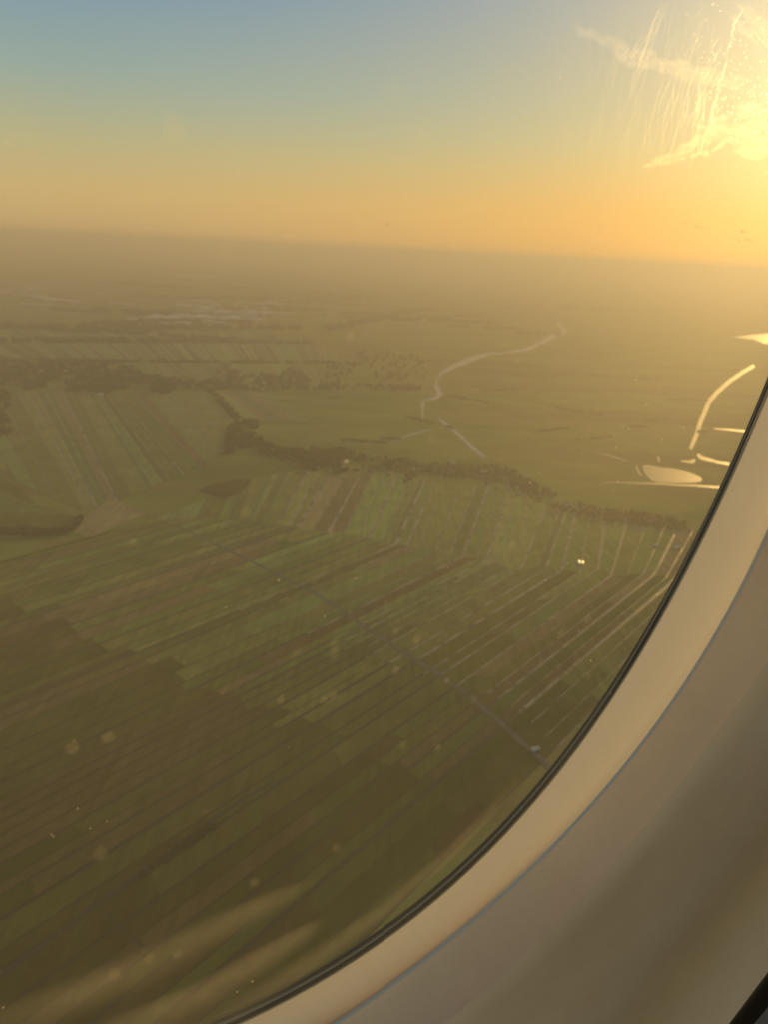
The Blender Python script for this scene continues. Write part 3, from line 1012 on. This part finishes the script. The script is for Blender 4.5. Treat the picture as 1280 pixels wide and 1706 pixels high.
# panes
def pane_mat(name, dust, lobe, fres_ior, scratch=False):
    m, t, o = new_mat(name)
    tr = N(t, 'ShaderNodeBsdfTransparent')
    tr.inputs[0].default_value = (0.97, 0.97, 0.96, 1)
    gl = N(t, 'ShaderNodeBsdfGlossy', Roughness=0.06)
    fr = N(t, 'ShaderNodeFresnel')
    geo = N(t, 'ShaderNodeNewGeometry')          # same reflectance from either side of the thin sheet
    mi = N(t, 'ShaderNodeMapRange')
    mi.inputs['To Min'].default_value = fres_ior
    mi.inputs['To Max'].default_value = 1 / fres_ior
    t.links.new(geo.outputs['Backfacing'], mi.inputs['Value'])
    t.links.new(mi.outputs[0], fr.inputs['IOR'])
    m1 = N(t, 'ShaderNodeMixShader')
    t.links.new(fr.outputs[0], m1.inputs[0])
    t.links.new(tr.outputs[0], m1.inputs[1])
    t.links.new(gl.outputs[0], m1.inputs[2])
    tl = N(t, 'ShaderNodeBsdfTranslucent')
    tl.inputs[0].default_value = (0.95, 0.86, 0.62, 1)
    v = coord(t, (30, 30, 30), 'Object')
    n = N(t, 'ShaderNodeTexNoise', Scale=1.0, Detail=8.0, Roughness=0.65)
    t.links.new(v, n.inputs['Vector'])
    r = ramp(t, n.outputs['Fac'], [(0.25, (dust * 0.7,) * 3), (0.8, (dust * 1.35,) * 3)])
    m2 = N(t, 'ShaderNodeMixShader')
    t.links.new(r.outputs[0], m2.inputs[0])
    t.links.new(m1.outputs[0], m2.inputs[1])
    t.links.new(tl.outputs[0], m2.inputs[2])
    last = m2
    for wgt, ior, ro in lobe:
        rf = N(t, 'ShaderNodeBsdfRefraction', Roughness=ro, IOR=ior)
        m3 = N(t, 'ShaderNodeMixShader')
        m3.inputs[0].default_value = wgt
        t.links.new(last.outputs[0], m3.inputs[1])
        t.links.new(rf.outputs[0], m3.inputs[2])
        last = m3
    t.links.new(last.outputs[0], o.inputs[0])
    return m
M_outer = pane_mat('outer_acrylic', 0.004, [], 1.6)
M_inner = pane_mat('inner_acrylic', 0.022, [(0.056, 1.6, 1.0)], 1.45)

def disc(rad, D):
    vs = [wp(X0, Y0, D)] + ringpts(rad, D)
    # faces look into the cabin
    return vs, [(0, 1 + (i + 1) % NA, 1 + i) for i in range(NA)]
v, f = disc([x + 0.0006 for x in rS], D1 + 0.0005)
under(mesh_obj('outer_pane', v, f, M_outer, None))
v, f = disc([x + 0.0002 for x in rC], D2)
under(mesh_obj('inner_pane', v, f, M_inner, None))
m_, t_, o_ = new_mat('pane_edge_acrylic')
p_ = N(t_, 'ShaderNodeBsdfPrincipled', Roughness=0.35)
p_.inputs['Base Color'].default_value = (0.85, 0.80, 0.70, 1)
p_.inputs['Specular IOR Level'].default_value = 0.8
t_.links.new(p_.outputs[0], o_.inputs[0])
under(tube('pane_edge', rC, D2, 0.0004, m_, None))

# specks of dust and dried droplets and run marks on the inner pane
def speck_mat(name, wt, wr, ior, ro, tlc=(1, 0.93, 0.8)):
    m, t, o = new_mat(name)
    tr = N(t, 'ShaderNodeBsdfTransparent')
    tl = N(t, 'ShaderNodeBsdfTranslucent')
    tl.inputs[0].default_value = (*tlc, 1)
    rf = N(t, 'ShaderNodeBsdfRefraction', Roughness=ro, IOR=ior)
    a = N(t, 'ShaderNodeMixShader'); a.inputs[0].default_value = wt
    b = N(t, 'ShaderNodeMixShader'); b.inputs[0].default_value = wr
    t.links.new(tr.outputs[0], a.inputs[1]); t.links.new(tl.outputs[0], a.inputs[2])
    t.links.new(a.outputs[0], b.inputs[1]); t.links.new(rf.outputs[0], b.inputs[2])
    t.links.new(b.outputs[0], o.inputs[0])
    return m
M_speck = speck_mat('dust_fleck', 0.5, 0.05, 1.15, 0.7)
M_smudge = speck_mat('dried_droplet', 0.10, 0.02, 1.1, 0.6)
M_streak = speck_mat('run_mark', 0.08, 0.03, 1.13, 0.6)
M_streak2 = speck_mat('faint_run_mark', 0.022, 0.014, 1.13, 0.7)

def on_pane(x, y, D=D2):
    d = ray(x, y)
    q = d * D / (d @ nv)
    return np.array((q @ hv, q @ vv_)), np.linalg.norm(q)

def flecks(name, items, mat, D, thick):
    """items: x, y, radius in photograph pixels; tiny domes lying on the cabin side of the pane"""
    vs, fs = [], []
    for (x, y, rr) in items:
        c, dist = on_pane(x, y, D)
        r_ = rr * (0.62 if x > 1040 and y < 330 else 0.95) / FPX * dist
        b = len(vs)
        n = 7
        ph = rng.uniform(0, 6.28)
        sq = rng.uniform(0.6, 1.0)
        for k in range(n):
            a = 2 * math.pi * k / n
            q = r_ * rng.uniform(0.75, 1.2)
            dx, dy = math.cos(a) * q, math.sin(a) * q * sq
            vs.append(wp(c[0] + dx * math.cos(ph) - dy * math.sin(ph), c[1] + dx * math.sin(ph) + dy * math.cos(ph), D - 0.00005))
        vs.append(wp(c[0], c[1], D - 0.00005 - r_ * thick))
        for k in range(n):
            fs.append((b + (k + 1) % n, b + k, b + n))
    o = mesh_obj(name, vs, fs, mat, None, False, kind='stuff')
    return under(o)

fl = []
for (x, y) in [(391, 507), (1048, 714), (1139, 511), (1140, 713), (1134, 710), (623, 758), (653, 764), (677, 944), (593, 963), (909, 966), (464, 966), (376, 1011), (541, 1026), (5, 1106), (306, 1102), (123, 1234),
               (85, 1390), (89, 1393), (129, 1346), (178, 1368), (480, 1244), (709, 1364), (694, 1337), (420, 1635), (395, 1652), (5, 1678), (150, 1380), (970, 755), (1104, 732), (1027, 746), (1256, 541), (1280, 560),
               (970, 1490), (1010, 1405), (884, 803), (1030, 802), (1045, 809), (1026, 871), (1003, 869), (914, 935), (946, 938), (747, 945), (932, 1062), (965, 1050), (985, 1100), (1075, 1100), (935, 130), (820, 385), (1230, 500), (1245, 500), (1060, 633), (1078, 674), (1268, 610)]:
    fl.append((x, y, rng.uniform(0.7, 1.7)))
for k in range(260):
    x = 1280 - abs(rng.gauss(0, 330)); y = rng.uniform(380, 1250)
    if x > 0:
        fl.append((x, y, rng.choice((0.4, 0.5, 0.6, 0.9))))
for k in range(90):
    fl.append((rng.uniform(0, 1000), rng.uniform(900, 1690), rng.choice((0.3, 0.45, 0.6))))
for k in range(300):
    a = rng.gauss(0, 1); b = rng.gauss(0, 1)
    fl.append((1215 + a * 45 - b * 8, 120 + b * 75 + a * 6, rng.choice((0.5, 0.7, 1.0, 1.4))))
for k in range(170):
    fl.append((1270 + rng.gauss(0, 22), 185 + rng.gauss(0, 35), rng.choice((0.6, 0.9, 1.4))))
flecks('dust', fl, M_speck, D2, 0.3)
sm = [(x, y, r_) for x, y, r_ in [(495, 1086, 6), (557, 1090, 7), (556, 1075, 8), (608, 1113, 6), (660, 1051, 6), (660, 1117, 6), (167, 1422, 9), (467, 1165, 6), (557, 1160, 6), (745, 1134, 5), (790, 1166, 7), (695, 1065, 7),
      (222, 902, 5), (381, 252, 7), (288, 215, 14), (845, 129, 8), (655, 153, 14), (703, 226, 13), (722, 731, 7), (575, 771, 5), (340, 1352, 5), (296, 1590, 6), (250, 1597, 6), (410, 853, 8), (980, 1030, 7),
      (935, 1055, 5), (1100, 640, 6), (560, 1412, 7), (670, 1240, 6), (730, 1245, 5), (1190, 790, 7), (1210, 820, 6), (1257, 820, 6)]]

def runs(name, lines, mat):
    vs, fs = [], []
    for (x0, y0, x1, y1, wd) in lines:
        n = max(6, int(abs(y1 - y0) / 6))
        w1 = rng.uniform(1, 4)
        ph = rng.uniform(0, 6)
        b = len(vs)
        for k in range(n + 1):
            f = k / n
            x = x0 + (x1 - x0) * f + math.sin(ph + f * 7) * w1 + rng.uniform(-1, 1) * wd * .5
            y = y0 + (y1 - y0) * f
            ww = wd * (0.25 + 0.75 * math.sin(math.pi * min(1, max(0.02, f)))) * rng.uniform(0.5, 1.3)
            c, dist = on_pane(x, y)
            r_ = ww / 2 / FPX * dist
            vs += [wp(c[0] - r_, c[1], D2 - 0.00004), wp(c[0], c[1], D2 - 0.00004 - r_ * .5), wp(c[0] + r_, c[1], D2 - 0.00004)]
        for k in range(n):
            q = b + 3 * k
            fs += [(q, q + 1, q + 4, q + 3), (q + 1, q + 2, q + 5, q + 4)]
    return under(mesh_obj(name, vs, fs, mat, None, False, kind='stuff'))
runs('run_marks', [(1240, 2, 1222, 52, 3), (1229, 20, 1210, 95, 3.5), (1213, 95, 1196, 152, 4), (1200, 140, 1180, 215, 3.5), (1182, 150, 1152, 212, 2.5), (1170, 152, 1146, 208, 2.5), (1203, 160, 1192, 190, 3),
                   (1190, 195, 1165, 255, 3), (1222, 40, 1221, 55, 2), (1205, 55, 1190, 110, 2), (1175, 120, 1160, 160, 2), (1168, 230, 1155, 275, 2.5), (1196, 60, 1186, 90, 1.5), (1150, 160, 1135, 215, 1.8)], M_streak)
fr_ = []
for k in range(120):
    x = rng.uniform(945, 1200); y = rng.uniform(-10, 210); ln = rng.uniform(40, 150)
    fr_.append((x, y, x - ln * rng.uniform(0.18, 0.3), y + ln, rng.uniform(0.8, 2.4)))
for k in range(10):
    x = 1085 + rng.uniform(-8, 8)
    fr_.append((x + 20, rng.uniform(0, 20), x - 35, rng.uniform(110, 180), rng.uniform(1.2, 3.5)))
runs('faint_run_marks', fr_, M_streak2)

# cabin reflections and sun glare painted on the inner pane: soft bands, densest along their middle
M_smear, t, o_ = new_mat('smear')  # film shared by the real droplets and the painted reflections
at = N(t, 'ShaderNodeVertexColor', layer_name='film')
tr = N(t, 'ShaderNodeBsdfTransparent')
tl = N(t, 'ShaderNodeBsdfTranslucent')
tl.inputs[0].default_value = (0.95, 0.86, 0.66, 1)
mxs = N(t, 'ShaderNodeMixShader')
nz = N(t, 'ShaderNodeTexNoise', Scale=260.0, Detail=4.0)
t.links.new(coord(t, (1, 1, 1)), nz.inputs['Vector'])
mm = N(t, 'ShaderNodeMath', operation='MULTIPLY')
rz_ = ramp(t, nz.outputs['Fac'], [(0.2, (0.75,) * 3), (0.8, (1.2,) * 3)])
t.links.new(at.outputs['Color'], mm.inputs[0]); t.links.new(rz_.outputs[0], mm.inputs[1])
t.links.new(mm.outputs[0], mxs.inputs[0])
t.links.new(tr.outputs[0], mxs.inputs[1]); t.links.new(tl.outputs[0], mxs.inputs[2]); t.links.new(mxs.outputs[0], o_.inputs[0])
def droplets(items, film):
    vs, fs, cs = [], [], []
    for (x, y, rr) in items:
        c, dist = on_pane(x, y)
        r_ = rr * 1.3 / FPX * dist
        b = len(vs)
        vs.append(wp(c[0], c[1], D2 - 0.00002)); f0 = film * rng.uniform(0.5, 1.3); cs.append(f0 * rng.uniform(0.3, 0.9))
        for ring_, (q, fz) in enumerate(((0.45, 1.0), (0.75, 0.7), (1.1, 0.0))):
            for k in range(12):
                t_a = 2 * math.pi * k / 12
                w_ = q * r_ * (1 + 0.25 * mnoise.noise(Vector((math.cos(t_a) * 1.5 + x, math.sin(t_a) * 1.5, y))))
                vs.append(wp(c[0] + math.cos(t_a) * w_, c[1] + math.sin(t_a) * w_ * 1.15, D2 - 0.00002))
                cs.append(f0 * fz * rng.uniform(0.5, 1.2))
        for k in range(12):
            j = (k + 1) % 12
            fs.append((b, b + 1 + k, b + 1 + j))
            fs.append((b + 1 + k, b + 13 + k, b + 13 + j, b + 1 + j))
            fs.append((b + 13 + k, b + 25 + k, b + 25 + j, b + 13 + j))
    o = mesh_obj('dried_droplets', vs, fs, M_smear, None, True, kind='stuff')
    ca = o.data.color_attributes.new('film', 'FLOAT_COLOR', 'POINT')
    for i, c in enumerate(cs):
        ca.data[i].color = (c, c, c, 1)
    return under(o)
for k in range(30):
    sm.append((rng.uniform(20, 1200), rng.uniform(120, 1650), rng.choice((2.5, 3, 4, 6, 8))))
droplets([(x, y, r_) for x, y, r_ in sm if y < 1650 - 0.95 * max(0, x - 600)], 0.06)
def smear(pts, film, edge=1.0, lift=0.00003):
    """pts: x, y, half width; the painted sheen thins to nothing at both sides and both ends"""
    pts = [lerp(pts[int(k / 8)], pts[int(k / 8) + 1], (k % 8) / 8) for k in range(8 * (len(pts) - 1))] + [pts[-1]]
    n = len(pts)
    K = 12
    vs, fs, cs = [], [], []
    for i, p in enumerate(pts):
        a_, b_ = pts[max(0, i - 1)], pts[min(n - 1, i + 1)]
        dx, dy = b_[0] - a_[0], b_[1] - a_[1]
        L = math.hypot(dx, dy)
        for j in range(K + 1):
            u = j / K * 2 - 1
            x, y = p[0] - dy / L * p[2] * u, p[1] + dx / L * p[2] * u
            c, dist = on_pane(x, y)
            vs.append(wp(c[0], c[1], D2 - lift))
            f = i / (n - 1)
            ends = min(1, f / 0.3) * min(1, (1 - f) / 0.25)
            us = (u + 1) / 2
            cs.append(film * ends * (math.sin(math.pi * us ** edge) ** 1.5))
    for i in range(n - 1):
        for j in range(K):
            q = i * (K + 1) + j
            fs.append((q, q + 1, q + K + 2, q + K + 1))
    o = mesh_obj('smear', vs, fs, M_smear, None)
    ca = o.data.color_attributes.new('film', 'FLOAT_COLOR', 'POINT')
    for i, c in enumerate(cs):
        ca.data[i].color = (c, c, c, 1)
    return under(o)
smear([(-160, 1760, 42), (60, 1690, 40), (220, 1625, 36), (360, 1550, 30), (470, 1495, 20), (530, 1465, 8)], 0.075, 0.8, 0.00003)  # cabin reflected in the glass, painted as pale bands
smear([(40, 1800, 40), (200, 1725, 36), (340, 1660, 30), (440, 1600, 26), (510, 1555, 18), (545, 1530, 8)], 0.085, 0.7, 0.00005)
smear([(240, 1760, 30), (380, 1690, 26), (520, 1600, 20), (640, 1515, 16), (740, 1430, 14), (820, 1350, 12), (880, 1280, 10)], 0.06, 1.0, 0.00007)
smear([(1090, 280, 8), (1130, 262, 14), (1170, 250, 16), (1215, 222, 18), (1270, 190, 20), (1330, 150, 20)], 0.05, 1.0, 0.00009)  # glare wisps beside the sun, painted the same way
smear([(1180, 230, 8), (1225, 250, 14), (1270, 265, 16), (1330, 270, 18)], 0.05, 1.0, 0.00011)

# sidewall panel round the reveal, reaching out to the cabin lining
side = empty('cabin_sidewall', wp(X0, Y0, D3), 'smooth beige moulded sidewall panel around the window', 'wall panel')
bpy.context.view_layer.update()
rows = []
prof = [(0.0, 0.0), (0.0012, -0.0008), (0.003, -0.0010), (0.0055, -0.0006), (0.010, 0.0006), (0.016, 0.0026), (0.024, 0.0044), (0.036, 0.0064), (0.055, 0.0085), (0.085, 0.010), (0.13, 0.010), (0.2, 0.009)]
for dr, dn in prof:
    rows.append(ringpts([rR[i] + dr for i in range(NA)], D3 + dn))
sq = []
for i in range(NA):
    a = ANG[i] + TH
    k = min(1.6 / max(1e-6, abs(math.cos(a))), 1.1 / max(1e-6, abs(math.sin(a))))
    sq.append(wp(X0 + k * math.cos(a), Y0 + k * math.sin(a), D3 + 0.009))
rows.append(sq)
under(loft('panel', rows, M_panel, None), side)

# ceiling and overhead bins above the seat, cut off the high sky
def overhead():
    z0 = Y0 + 0.62
    prof = [(D3 + 0.012, Y0 + 0.30), (D3 - 0.02, Y0 + 0.42), (-0.10, z0 - 0.04), (-0.35, z0), (-0.75, z0 + 0.01), (-1.10, z0 + 0.12)]
    vs, fs = [], []
    for n_, v_ in prof:
        for h_ in (-2.2, 2.2):
            vs.append(wp(X0 + h_, v_, n_))
        for h_ in (-2.2, 2.2):
            vs.append(wp(X0 + h_, v_ + 0.03, n_ + 0.005))
    for i in range(len(prof) - 1):
        q = 4 * i
        fs += [(q, q + 1, q + 5, q + 4), (q + 2, q + 6, q + 7, q + 3)]
    return mesh_obj('cabin_ceiling', vs, fs, plastic('ceiling_lining', (0.85, 0.76, 0.62), 0.7), None, kind='structure')
overhead()

# dark padded armrest and its grey plastic end in the lower right corner
def bar(name, a, b, D, r, mat, parent):
    """a thick rounded bar between two points of the photograph's lower right corner, D from the camera along the window normal"""
    pa, pb = ray(*a), ray(*b)
    A = Vector(pa * D / (pa @ nv)); Bp = Vector(pb * D / (pb @ nv))
    d = (Bp - A).normalized()
    u = d.cross(Vector(nv)).normalized()
    w_ = d.cross(u).normalized()
    A = A - d * 0.05; Bp = Bp + d * 0.05
    vs, fs = [], []
    n = 24
    for q in (A, Bp):
        for k in range(n):
            t = 2 * math.pi * k / n
            c_, s_ = math.cos(t), math.sin(t)
            c_ = math.copysign(abs(c_) ** 0.7, c_); s_ = math.copysign(abs(s_) ** 0.7, s_)
            vs.append(tuple(q + u * c_ * r + w_ * s_ * r * 0.8))
    for k in range(n):
        j = (k + 1) % n
        fs.append((k, j, n + j, n + k))
    fs.append(tuple(range(n)))
    fs.append(tuple(range(2 * n - 1, n - 1, -1)))
    return mesh_obj(name, vs, fs, mat, parent, True)
arm = empty('armrest', (0, 0, 0), 'black padded armrest edge in the lower right corner', 'armrest')
bar('padding', (1420, 1560), (1262, 1770), 0.078, 0.0107, M_padding, arm)
bar('end_cap', (1386, 1640), (1297, 1747), 0.060, 0.0062, M_greyp, arm)

# ------------------------------------------------------------------ clouds, high above and outside the haze
m_c, t_c, o_c = new_mat('thin_cloud')
pv = N(t_c, 'ShaderNodeVolumePrincipled')
pv.inputs['Color'].default_value = (0.98, 0.97, 0.95, 1)
pv.inputs['Density'].default_value = 0.00020
pv.inputs['Anisotropy'].default_value = 0.6
t_c.links.new(pv.outputs[0], o_c.inputs['Volume'])

def skypt(x, y, alt):
    d = ray(x, y)
    return Vector(d * alt / d[2])

def cloud(label, pts, alt, n, thick=120, seed=0, group=None):
    """pts: x, y, half thickness along the streak; made of many flat overlapping lenses"""
    rr = random.Random(seed)
    vs, fs = [], []
    for k in range(n):
        f = (k + rr.random()) / n
        s = f * (len(pts) - 1)
        i = min(len(pts) - 2, int(s))
        x, y, hh = lerp(pts[i], pts[i + 1], s - i)
        x += rr.gauss(0, hh * 1.3); y += rr.gauss(0, hh * 0.55)
        hh *= rr.uniform(0.35, 0.95)
        c = skypt(x, y, alt)
        e1 = skypt(x + hh * rr.uniform(1.6, 3.2), y + (pts[i + 1][1] - pts[i][1]) / max(1, abs(pts[i + 1][0] - pts[i][0])) * hh * 2, alt) - c
        e2 = c - skypt(x, y - hh * rr.uniform(0.5, 0.9), alt)
        b = len(vs)
        for p in IV2:
            q = 1 + 0.9 * mnoise.noise(Vector(p) * 1.7 + Vector((k * 2.3, seed, 0)))
            vs.append(tuple(c + e1 * p[0] * q + e2 * p[1] * q + Vector((0, 0, p[2] * thick * q))))
        for t in IF2:
            fs.append(tuple(b + j for j in t))
    return mesh_obj('cloud', vs, fs, m_c, None, False, label=label, category='cloud', group=group)

cloud('long thin cirrus streak slanting down to the sun at upper right', [(955, 46, 4), (1010, 68, 7), (1055, 92, 8), (1110, 110, 10), (1160, 125, 12), (1230, 145, 9)], 7000, 80, 60, 1)
cloud('pale wisp rising to the right just below the sun', [(1085, 275, 4), (1120, 262, 7), (1160, 250, 10), (1210, 215, 12), (1250, 200, 14), (1300, 190, 16)], 6000, 60, 60, 2)
cloud('bright ragged wisp against the right edge beside the sun', [(1190, 215, 10), (1240, 235, 12), (1290, 250, 14)], 6000, 18, 60, 3)
cloud('faint veil of cloud above the sun at the right edge', [(1240, 20, 10), (1265, 50, 12), (1290, 80, 14)], 7000, 12, 60, 4)
cloud('faint flat wisp high at the left edge', [(0, 238, 2), (60, 243, 3), (130, 251, 2)], 5000, 6, 30, 5)
cloud('tiny pale wisp right of the middle of the sky', [(590, 259, 1.5), (610, 258, 2.5), (632, 261, 1.5)], 5000, 3, 30, 6)
cloud('thin golden band of cloud low over the horizon', [(560, 318, 1.5), (640, 330, 2), (760, 335, 2), (860, 330, 1.5)], 4000, 8, 30, 7)

m_thin = m_c
m_c = m_thin.copy()
m_c.name = 'thick_cloud'
_v = [n for n in m_c.node_tree.nodes if n.type == 'PRINCIPLED_VOLUME'][0]
_v.inputs['Density'].default_value = 0.0012
_v.inputs['Anisotropy'].default_value = 0.0
_v.inputs['Color'].default_value = (0.6, 0.55, 0.5, 1)
cloud('small dark cloud shred, leftmost of the three low over the right horizon', [(1142, 371, 1.6), (1158, 377, 2.2), (1178, 381, 1.4)], 1800, 7, 40, 11)
cloud('small dark cloud shred, middle one of the three low over the right horizon', [(1232, 386, 1.6), (1240, 387, 2.2), (1248, 389, 1.2)], 1700, 5, 40, 12)
cloud('small dark cloud shred, lowest of the three low over the right horizon', [(1226, 400, 1.4), (1238, 400, 2.0), (1252, 401, 1.4)], 1500, 5, 35, 13)
cloud('tiny dark cloud shred low over the middle of the horizon', [(638, 374, 1.0), (648, 374, 1.8), (662, 376, 1.0)], 2200, 4, 30, 14)

# ------------------------------------------------------------------ haze
mh, th, oh = new_mat('haze_air')
pv = N(th, 'ShaderNodeVolumePrincipled')
pv.inputs['Color'].default_value = (*HAZE_COLOR, 1)
pv.inputs['Density'].default_value = HAZE_DENSITY
pv.inputs['Anisotropy'].default_value = HAZE_ANISO
th.links.new(pv.outputs[0], oh.inputs['Volume'])
a = 82000
v = [(x, y, z) for x in (-a, a) for y in (-a, a) for z in (-H - 1.5, 65.0)]
mesh_obj('haze', v, [(0, 1, 3, 2), (4, 6, 7, 5), (0, 4, 5, 1), (2, 3, 7, 6), (0, 2, 6, 4), (1, 5, 7, 3)], mh, None, kind='stuff')
print('FIELDS', n_field[0])
